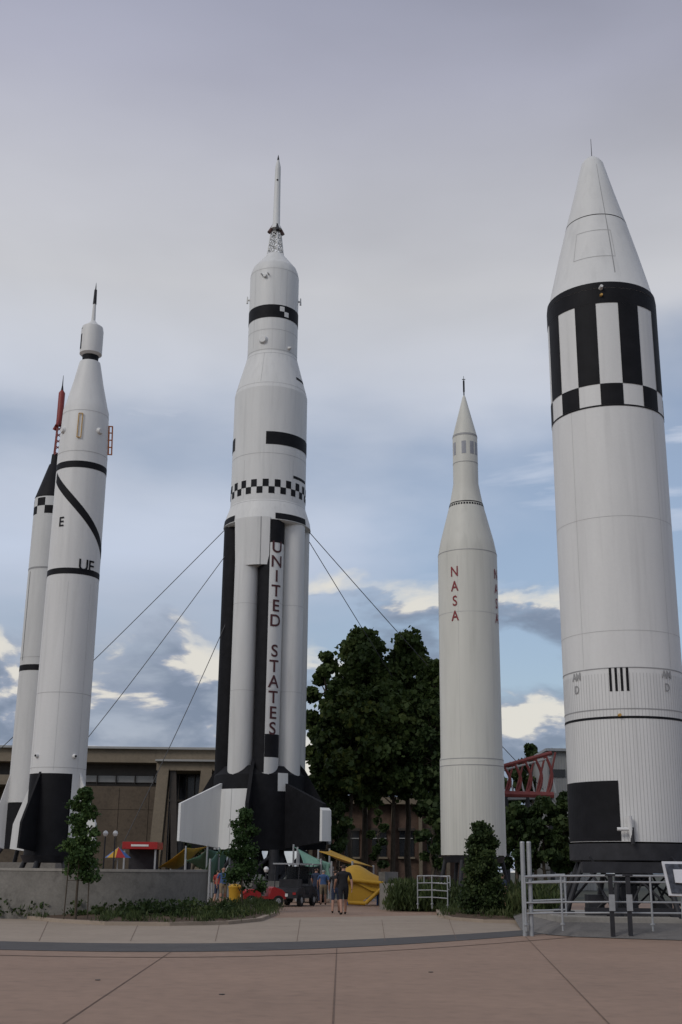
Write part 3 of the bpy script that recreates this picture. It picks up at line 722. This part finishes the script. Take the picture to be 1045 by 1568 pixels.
bpx(mb,258,350,1180,1300,102,3,GLASS,True)
for k in range(8): bpx(mb,260+k*12,261.2+k*12,1180,1300,101.8,.2,FRAME,True)
bpx(mb,258,350,1225,1228,101.7,.15,FRAME)
mb.make('block',bd,bevel=.03)
mb=MB()
for x0 in (0,66):
    t=at(252+x0,1178,98.5); b=at(237+x0,1300,98.5)
    mb.plate([t+Vector((-.45,0,0)),t+Vector((.45,0,0)),Vector((b.x+.45,98.5,0)),Vector((b.x-.5,98.5,0))],(0,1,0),1.2,BEIGE)
    mb.plate([t+Vector((.5,0,0)),t+Vector((1.0,0,0)),Vector((b.x+2.0,98.5,0)),Vector((b.x+1.5,98.5,0))],(0,1,0),.5,FRAME)
mb.make('raking_piers',bd)
bb=root('brick_building'); mb=MB()
bpx(mb,470,720,1220,1231,113,16,BEIGE); bpx(mb,470,720,1231,1340,114,14,BRICK,True)
for k in range(6):
    x=474+k*42
    bpx(mb,x,x+5,1231,1340,113.5,.5,BEIGE,True)
    bpx(mb,x+12,x+34,1272,1312,113.9,.1,GLASS); bpx(mb,x+10,x+36,1312,1315,113.6,.4,BEIGE); bpx(mb,x+22.4,x+23.4,1272,1312,113.8,.1,FRAME)
    bpx(mb,x+12,x+34,1283,1284.4,113.8,.1,PALE); bpx(mb,x+10,x+36,1268,1272,113.6,.4,FRAME)
mb.make('block',bb)
gb=root('metal_shed'); mb=MB()
bpx(mb,838,905,1150,1212,112,14,PALE,True); bpx(mb,836,907,1146,1150,111.5,15,GALV)
for k in range(16): bpx(mb,840+k*4,840.5+k*4,1151,1212,111.93,.1,SEAMD,True)
bpx(mb,842,866,1178,1190,111.9,.1,GLASS); mb.make('block',gb)
# ride
rd=root('amusement_ride'); mb=MB(); Yr=104; RW=mat('ride_white',(.4,.4,.4),.5,.1,3); RR=mat('ride_red',(.20,.045,.04),.6,.2,2)
def seg(a,b,r,m,Y=Yr): mb.tube(at(*a,Y),at(*b,Y),r,r,m,8)
seg((768,1174),(845,1153),.18,RR); seg((768,1180),(845,1160),.1,RW); seg((768,1216),(848,1218),.3,RR); seg((768,1223),(848,1221),.15,RW)
for k in range(5):
    x=772+k*16
    for j in range(6):
        f0,f1=j/6,(j+1)/6; fx=lambda f:x+10*math.sin(f*math.pi*.9)
        seg((fx(f0),1174-k*4+42*f0+k*4*f0),(fx(f1),1174-k*4+42*f1+k*4*f1),.13,RR)
    seg((x+3,1172-k*4),(x+15,1214),.08,RW); seg((x+15,1168-k*4),(x+2,1214),.09,RR)
for x in (775,808,842):
    p=at(x,1220,Yr); mb.tube(p,(p.x,p.y,0),.2,.2,DSTEEL)
mb.make('ride_frame',rd,True)

# ================================================================ CANOPIES, KIOSK
def fabric(name,c,m,sag=.6,n=12):
    r_=root(name); mb=MB(); C=[Vector(x) for x in c]; vs=[]
    for i in range(n+1):
        for j in range(n+1):
            u,v=i/n,j/n; p=C[0].lerp(C[1],u).lerp(C[3].lerp(C[2],u),v); e=math.sin(u*math.pi)*(1-math.sin(v*math.pi))+math.sin(v*math.pi)*(1-math.sin(u*math.pi))
            ce=(C[0]+C[1]+C[2]+C[3])/4; p=p.lerp(ce,.16*e); p=p+Vector((0,0,-sag*math.sin(u*math.pi)*math.sin(v*math.pi))); vs.append(p)
    mb.add(vs,[(i*(n+1)+j,(i+1)*(n+1)+j,(i+1)*(n+1)+j+1,i*(n+1)+j+1) for i in range(n) for j in range(n)],m)
    o=mb.make('fabric',r_,True,ang=80); s_=o.modifiers.new('s','SOLIDIFY'); s_.thickness=.03
    mb=MB()
    for p in C: mb.tube((p.x,p.y,0),p+Vector((0,0,.1)),.06,.05,GALV,8)
    mb.make('poles',r_,True)
YEL=mat('yellow_fabric',(.46,.26,.02),.6,.15,1); TEAL=mat('teal_fabric',(.12,.24,.19),.6,.15,1); GRN=mat('green_fabric',(.06,.15,.10),.6,.12,1); BLUE=mat('blue_plastic',(.02,.10,.33),.5,.1,1)
fabric('shade_canopy',[at(240,1330,72),at(285,1298,70),at(318,1296,76),at(262,1322,80)],YEL)
fabric('shade_canopy',[at(285,1318,68),at(318,1300,66),at(352,1302,72),at(340,1345,74)],GRN)
fabric('shade_canopy',[at(300,1350,62),at(322,1318,60),at(336,1300,66),at(325,1352,68)],GRN)
fabric('shade_canopy',[at(450,1296,66),at(492,1318,62),at(510,1330,68),at(458,1304,72)],TEAL,.2)
fabric('shade_canopy',[at(456,1300,64),at(508,1322,62),at(508,1344,62),at(466,1340,62)],TEAL,.3)
fabric('shade_canopy',[at(488,1304,63),at(540,1322,60),at(572,1328,66),at(505,1302,70)],YEL,.2)
sl=root('playground_slide'); mb=MB(); c0=at(556,1372,58); c0.z=0
n=18; vs=[];fs=[]
for i in range(n+1):
    t=i/n
    for j in range(9):
        s_=j/8; x=c0.x-.85+1.7*t; w=.75+.25*math.sin(t*math.pi); y=58+(s_-.5)*2.4; z=1.05+.9*math.sin(s_*math.pi)*w-.35*t+.1*math.sin(6*t)
        vs.append((x,y,z*(.95)))
for i in range(n):
    for j in range(8): a=i*9+j; fs.append((a,a+9,a+10,a+1))
mb.add(vs,fs,YEL)
mb.plate([(c0.x-.85,57,.2),(c0.x-.2,57,.1),(c0.x+.75,57,.75),(c0.x+.85,57,1.0),(c0.x-.1,57,1.05),(c0.x-.85,57,1.2)],(0,1,0),.08,YEL)
mb.tube((c0.x-.8,56.8,1.15),(c0.x+.9,56.8,1.0),.09,.09,YEL); mb.tube((c0.x-.7,56.8,.15),(c0.x+.1,56.8,.12),.09,.09,YEL); mb.tube((c0.x+.1,56.8,.12),(c0.x+.85,56.8,.8),.09,.09,YEL)
for dx in (-.7,.7): mb.tube((c0.x+dx,58.5,0),(c0.x+dx,58.5,1.3),.05,.05,BLUE)
mb.make('shell',sl,True,ang=40)
kk=root('drinks_kiosk'); mb=MB(); a=at(187,1303,70); b=at(241,1303,70); z1=at(214,1289,70).z; z0=at(214,1300,70).z
KR=mat('kiosk_red',(.33,.015,.015),.5,.1,2)
mb.box(a.x,b.x,70,72.2,z0,z1,KR); mb.box(a.x+.1,b.x-.1,70.2,72,0,1.05,KR); mb.box(a.x+.15,b.x-.15,71.6,71.9,1.05,z0,DSTEEL)
for x in (a.x+.12,b.x-.12): mb.box(x-.05,x+.05,70.15,70.25,1.05,z0,GALV)
mb.box(a.x+.5,b.x-.5,69.97,70,(z0+z1)/2-.06,(z0+z1)/2+.05,WHITE)
mb.make('kiosk_body',kk,bevel=.01)
um=root('parasol'); mb=MB(); p=at(181,1310,66); z=at(181,1297,66).z
for i in range(8):
    a0,a1=i*math.pi/4,(i+1)*math.pi/4
    mb.add([(p.x,66,z),(p.x+.7*math.cos(a0),66+.7*math.sin(a0),z-.55),(p.x+.7*math.cos(a1),66+.7*math.sin(a1),z-.55)],[(0,1,2)],[BLUE,YEL,KR,BLUE][i%4])
mb.tube((p.x,66,0),(p.x,66,z),.03,.03,GALV); mb.make('parasol_top',um)
for px,py in ((162,1276),(177,1276),(408,1331)):
    l=root('street_lamp'); mb=MB(); p=at(px,py,60); mb.tube((p.x,p.y,0),(p.x,p.y,.4),.09,.06,DSTEEL); mb.tube((p.x,p.y,.4),(p.x,p.y,p.z-.1),.04,.03,DSTEEL)
    mb.lathe(p.x,p.y,[(p.z-.14,.06),(p.z-.09,.10),(p.z,.13),(p.z+.08,.10),(p.z+.13,.03)],WHITE,16); mb.make('post_and_globe',l,True)

# ================================================================ SMALL VEHICLES
RUB=mat('tyre_rubber',(.015,.015,.015),.9,.2,4)
def cart(name,px,Y,col,rot,L=2.6,W_=1.25,roof=True,s=1.0):
    r_=root(name); mb=MB(); x0=at(px,1380,Y).x
    def sp(p): a,b=math.cos(rot),math.sin(rot); x,y,z=p; return (x0+(x*a-y*b)*s,Y+(x*b+y*a)*s,z*s)
    side=[(-L/2,.35),(-L/2,.62),(-L*.42,.78),(-L*.12,.80),(-L*.08,.50),(L*.10,.45),(L*.16,.85),(L*.22,.92),(L*.42,.78),(L*.5,.60),(L*.5,.35)]
    n=len(side); vs=[sp((x,-W_/2,z)) for x,z in side]+[sp((x,W_/2,z)) for x,z in side]
    mb.add(vs,[tuple(range(n)),tuple(range(2*n-1,n-1,-1))]+[(i,(i+1)%n,n+(i+1)%n,n+i) for i in range(n)],col)
    for sx in (-L*.32,L*.32):
        for sy in (-1,1):
            a=Vector(sp((sx,sy*(W_/2-.1),.26))); b=Vector(sp((sx,sy*(W_/2+.06),.26))); mb.tube(a,b,.26*s,.26*s,RUB,18); mb.tube(b,b+(b-a).normalized()*.02,.13*s,.11*s,GALV,12)
    def bx(x0_,x1_,y0_,y1_,z0_,z1_,m):
        vs=[sp((x,y,z)) for z in (z0_,z1_) for x,y in ((x0_,y0_),(x1_,y0_),(x1_,y1_),(x0_,y1_))]
        mb.add(vs,[(3,2,1,0),(4,5,6,7),(0,1,5,4),(1,2,6,5),(2,3,7,6),(3,0,4,7)],m)
    bx(-L*.16,-L*.02,-W_*.42,W_*.42,.55,.72,DSTEEL); bx(-L*.2,-L*.14,-W_*.42,W_*.42,.72,1.15,DSTEEL)
    if roof:
        for sx in (-L*.38,L*.18):
            for sy in (-.45,.45): mb.tube(sp((sx,sy*W_,.8)),sp((sx*.9,sy*W_,1.78)),.025,.025,DSTEEL,6)
        bx(-L*.42,L*.24,-W_*.5,W_*.5,1.78,1.84,GALV)
        bx(L*.17,L*.175,-W_*.42,W_*.42,.95,1.7,GLASS)
    bx(-L/2-.03,-L/2,-.2,.2,.42,.55,WHITE)
    for sy in (-.4,.4): bx(-L/2-.03,-L/2,sy*W_-.07,sy*W_+.07,.5,.6,KR)
    mb.tube(sp((L*.08,.25,.95)),sp((L*.06,.25,1.0)),.17*s,.17*s,DSTEEL,14)
    mb.make('cart_body',r_,True,ang=30)
cart('utility_cart',402,55,KR,D2R(15),2.1,1.2,False,.9)
cart('golf_cart',450,56,DSTEEL,D2R(72),2.6,1.25,True,1.0)
cart('golf_cart',470,62,DSTEEL,D2R(75),2.6,1.25,True,1.0)
bn=root('trash_bin'); mb=MB(); p=at(360,1380,55); mb.lathe(p.x,p.y,[(0,.25),(.75,.3),(.78,.32),(.82,.32),(.9,.2),(.93,.05)],YEL,20); mb.make('bin_body',bn,True)

# ================================================================ PEOPLE
SKIN=mat('skin',(.36,.20,.14),.6,.08,6); HAIR=mat('hair',(.03,.02,.015),.8,.2,20); HAIRG=mat('grey_hair',(.3,.29,.27),.8,.2,20)
def cloth(n,c): return mat(n,c,.85,.15,8,.2)
def person(px,Y,h,face,shirt,pants,hair,shorts=True,stride=.22,arms=(.1,-.1)):
    r_=root('person'); V=[];E=[];Rr=[]
    def a(p,r,par=None):
        V.append(p); Rr.append(r if isinstance(r,tuple) else (r,r)); i=len(V)-1
        if par is not None: E.append((par,i))
        return i
    pel=a((0,0,.96),(.15,.11)); w=a((0,0,1.12),(.135,.10),pel); ch=a((0,.01,1.30),(.165,.115),w); nb=a((0,.01,1.45),(.09,.07),ch); nk=a((0,0,1.51),.055,nb); hd=a((0,-.012,1.60),(.075,.092),nk); a((0,-.005,1.69),(.068,.082),hd)
    fr=[]
    for sx,st,ar in ((-1,stride,arms[0]),(1,-stride,arms[1])):
        hp=a((sx*.095,0,.88),.095,pel); kn=a((sx*.10,-st*.55-.02,.50),.062,hp); an=a((sx*.10,-st*1.0+(.06 if st<0 else 0),.10),.040,kn); he=a((sx*.10,-st+(.06 if st<0 else 0)+.0,.05),.042,an); a((sx*.11,-st-.15,.035),.036,he)
        sh=a((sx*.19,.01,1.40),.062,ch); el=a((sx*.25,.03+ar*.3,1.13),.044,sh); wr=a((sx*.26,-.05+ar*1.2,.90),.028,el); a((sx*.26,-.07+ar*1.3,.84),(.036,.022),wr)
        for k in range(5):
            b=(sx*.26,-.07+ar*1.3,.84)
            if k<4:
                y=b[1]+(k-1.5)*.018; f0=a((b[0],y,.82),.009); E_=a((b[0]-sx*.004,y,.775-.004*(k in(1,2))),.0085,f0); a((b[0]-sx*.02,y,.745-.01*(k in(1,2))),.007,E_); fr.append(f0)
            else:
                f0=a((b[0],b[1]-.02,.85),.010); E_=a((b[0]-sx*.01,b[1]-.05,.82),.009,f0); a((b[0]-sx*.015,b[1]-.055,.79),.008,E_); fr.append(f0)
    me=bpy.data.meshes.new('b'); me.from_pydata(V,E,[]); o=bpy.data.objects.new('b',me); bpy.context.scene.collection.objects.link(o)
    sk=o.modifiers.new('s','SKIN'); sk.use_smooth_shade=True
    for i,x in enumerate(Rr): me.skin_vertices[0].data[i].radius=x; me.skin_vertices[0].data[i].use_root=(i==0 or i in fr)
    sb=o.modifiers.new('u','SUBSURF'); sb.levels=2; sb.render_levels=2
    dg=bpy.context.evaluated_depsgraph_get(); dg.update(); m2=bpy.data.meshes.new_from_object(o.evaluated_get(dg)); bpy.data.objects.remove(o)
    m2.materials.clear()
    for q_ in (SKIN,shirt,pants,hair,RUB): m2.materials.append(q_)
    hem=.52 if shorts else .12
    for p in m2.polygons:
        x,y,z=p.center; k=0
        if z<.085: k=4
        elif z<hem: k=0
        elif abs(x)>.205 and z<1.2: k=0
        elif z<.98: k=2
        elif z<1.475: k=1
        elif z>1.69 or (z>1.56 and y>.0): k=3
        p.material_index=k; p.use_smooth=True
    ob=bpy.data.objects.new('body',m2); link(ob,r_)
    mb=MB(); mb.tube((0,-.10,1.615),(0,-.122,1.585),.008,.014,SKIN,8)
    for sx in (-1,1): mb.tube((sx*.074,0,1.62),(sx*.088,.01,1.60),.022,.02,SKIN,8); mb.tube((sx*.03,-.088,1.625),(sx*.03,-.10,1.625),.010,.008,HAIR,8)
    mb.tube((-.022,-.094,1.555),(.022,-.094,1.555),.006,.006,REDP,6)
    mb.make('face_details',r_,True)
    r_.location=(at(px,1385,Y).x,Y,.0); s=h/1.78; r_.scale=(s*1.12,s*1.12,s); r_.rotation_euler=(0,0,face)
    return r_
BLKC=cloth('black_cloth',(.012,.012,.015)); NAVY=cloth('navy_cloth',(.02,.03,.06)); BLUC=cloth('blue_cloth',(.05,.10,.22)); KHA=cloth('khaki_cloth',(.22,.17,.11)); REDC=cloth('red_cloth',(.30,.05,.04))
person(526,46.0,1.86,math.pi+.15,BLKC,BLKC,HAIR,True,.22,(.12,-.12))
person(514.5,47.5,1.66,math.pi-.1,BLKC,NAVY,HAIR,True,.14,(.05,-.05))
person(341,56,1.7,.3,BLUC,KHA,HAIR,True,.1)
person(333,57,1.6,2.6,REDC,NAVY,HAIR,True,.1)
person(495,58,1.65,math.pi,BLUC,KHA,HAIRG,True,.1)
person(484,60,1.72,math.pi*.8,NAVY,NAVY,HAIR,False,.1)
person(770,46,1.6,2.2,NAVY,KHA,HAIR,True,.1)

# ================================================================ SKY / LIGHT
sd=Vector((-.62,-.62,.66)).normalized(); el=math.asin(sd.z); rot=math.atan2(sd.x,sd.y)
w=bpy.data.worlds.new('World'); bpy.context.scene.world=w; w.use_nodes=True; nt=w.node_tree; N=nt.nodes; L=nt.links
bg=N['Background']; out=N['World Output']
sky=N.new('ShaderNodeTexSky'); sky.sky_type='NISHITA'; sky.sun_disc=False; sky.sun_elevation=el; sky.sun_rotation=rot%(2*math.pi); sky.air_density=1.0; sky.dust_density=1.6
L.new(sky.outputs[0],bg.inputs[0]); bg.inputs[1].default_value=.11
tc=N.new('ShaderNodeTexCoord'); sx=N.new('ShaderNodeSeparateXYZ'); L.new(tc.outputs['Generated'],sx.inputs[0])
def M(op,a,b=None,c=None):
    n=N.new('ShaderNodeMath'); n.operation=op
    for i,x in enumerate((a,b,c)):
        if x is None: continue
        if isinstance(x,(int,float)): n.inputs[i].default_value=x
        else: L.new(x,n.inputs[i])
    return n.outputs[0]
def noise(sc,scale,det,ro,loc=(0,0,0),dist=0,rot=(0,0,0)):
    mp=N.new('ShaderNodeMapping'); mp.inputs['Scale'].default_value=sc; mp.inputs['Location'].default_value=loc; mp.inputs['Rotation'].default_value=rot; L.new(tc.outputs['Generated'],mp.inputs[0])
    n=N.new('ShaderNodeTexNoise'); n.inputs['Scale'].default_value=scale; n.inputs['Detail'].default_value=det; n.inputs['Roughness'].default_value=ro; n.inputs['Distortion'].default_value=dist
    L.new(mp.outputs[0],n.inputs['Vector']); return n.outputs['Fac']
def ramp(f,stops,interp='LINEAR'):
    r=N.new('ShaderNodeValToRGB'); r.color_ramp.interpolation=interp; e=r.color_ramp.elements
    while len(e)<len(stops): e.new(.5)
    for i,(p,c) in enumerate(stops):
        e[i].position=p; e[i].color=(c,c,c,1) if isinstance(c,(int,float)) else tuple(c)+(1,)
    L.new(f,r.inputs[0]); return r.outputs[0]
def sm(v,a,b):
    n=N.new('ShaderNodeMapRange'); n.interpolation_type='SMOOTHSTEP'; n.inputs[1].default_value=a; n.inputs[2].default_value=b; L.new(v,n.inputs[0]); return n.outputs[0]
z=sx.outputs[2]; x=sx.outputs[0]
n1=noise((1.0,1.0,2.6),2.4,7,.48,(3.1,.4,1.7),.2)
bias=ramp(z,[(0,.50),(.10,.46),(.2,.43),(.33,.45),(.41,.62),(.48,.95),(1,.98)],'EASE')
c1=M('ADD',M('ADD',n1,M('SUBTRACT',bias,.5)),M('MULTIPLY',x,-.55))
mask=M('MULTIPLY_ADD',sm(c1,.34,.70),.74,.26)
n5=noise((1.2,1.0,7.0),3.2,8,.55,(2,5,1),.5,(0,.18,0))
wisp=M('MULTIPLY',sm(n5,.46,.66),ramp(z,[(0,0),(.18,.1),(.28,.75),(.36,.8),(.5,0)]))
mask=M('MAXIMUM',mask,wisp)
n2=noise((1,1,2.6),2.0,6,.45,(7,2,5),.2)
ccol=ramp(z,[(0,(.55,.57,.60)),(.12,(.42,.48,.58)),(.25,(.48,.54,.66)),(.38,(.56,.60,.69)),(.46,(.64,.65,.69)),(.53,(.53,.54,.60)),(.60,(.40,.41,.50)),(.66,(.32,.335,.43)),(1,(.42,.44,.50))])
br=N.new('ShaderNodeVectorMath'); br.operation='SCALE'; L.new(ccol,br.inputs[0]); L.new(M('MULTIPLY_ADD',n2,.75,.64),br.inputs['Scale'])
b2=N.new('ShaderNodeBackground'); L.new(br.outputs[0],b2.inputs[0]); b2.inputs[1].default_value=1.0
mx=N.new('ShaderNodeMixShader'); L.new(mask,mx.inputs[0]); L.new(bg.outputs[0],mx.inputs[1]); L.new(b2.outputs[0],mx.inputs[2])
# low cumulus
n3_=noise((1,1,2.4),7.5,9,.52,(1.3,4.2,.6),.25); n4_=noise((1,1,2.4),7.5,9,.52,(1.3,4.2,.66),.25)
low=ramp(z,[(0,.62),(.07,.62),(.12,.57),(.18,.49),(.23,.39),(.28,.20),(1,.1)])
xr=M('MAXIMUM',x,0.0)
c3=M('ADD',M('ADD',n3_,M('SUBTRACT',low,.5)),M('MULTIPLY',xr,.30)); m3=M('MULTIPLY',sm(c3,.46,.60),.92)
shade=sm(M('SUBTRACT',M('SUBTRACT',n3_,n4_),M('MULTIPLY',M('MULTIPLY',xr,sm(z,.09,.14)),.40)),-.05,.07)
cum=ramp(shade,[(0,(.20,.25,.34)),(.6,(.29,.34,.44)),(.85,(.48,.49,.52)),(1,(.76,.73,.66))])
b3=N.new('ShaderNodeBackground'); L.new(cum,b3.inputs[0])
mx2=N.new('ShaderNodeMixShader'); L.new(m3,mx2.inputs[0]); L.new(mx.outputs[0],mx2.inputs[1]); L.new(b3.outputs[0],mx2.inputs[2])
L.new(mx2.outputs[0],out.inputs[0])
sl_=bpy.data.lights.new('sun','SUN'); sl_.energy=1.05; sl_.angle=D2R(20); sl_.color=(1,.95,.88)
so=bpy.data.objects.new('sun',sl_); link(so); so.rotation_euler=(-sd).to_track_quat('-Z','Y').to_euler()
# ================================================================ CAMERA
cd=bpy.data.cameras.new('camera'); cam=bpy.data.objects.new('camera',cd); link(cam); bpy.context.scene.camera=cam
cd.sensor_fit='VERTICAL'; cd.sensor_height=24; cd.lens=F*24/1568; cd.clip_end=5000; cd.clip_start=.1
cam.matrix_world=Matrix.Translation((0,0,CH))@Matrix.Rotation(math.pi/2+P,4,'X')@Matrix.Rotation(ROLL,4,'Z')
vs_=bpy.context.scene.view_settings; vs_.view_transform='Standard'; vs_.look='None'; vs_.exposure=0
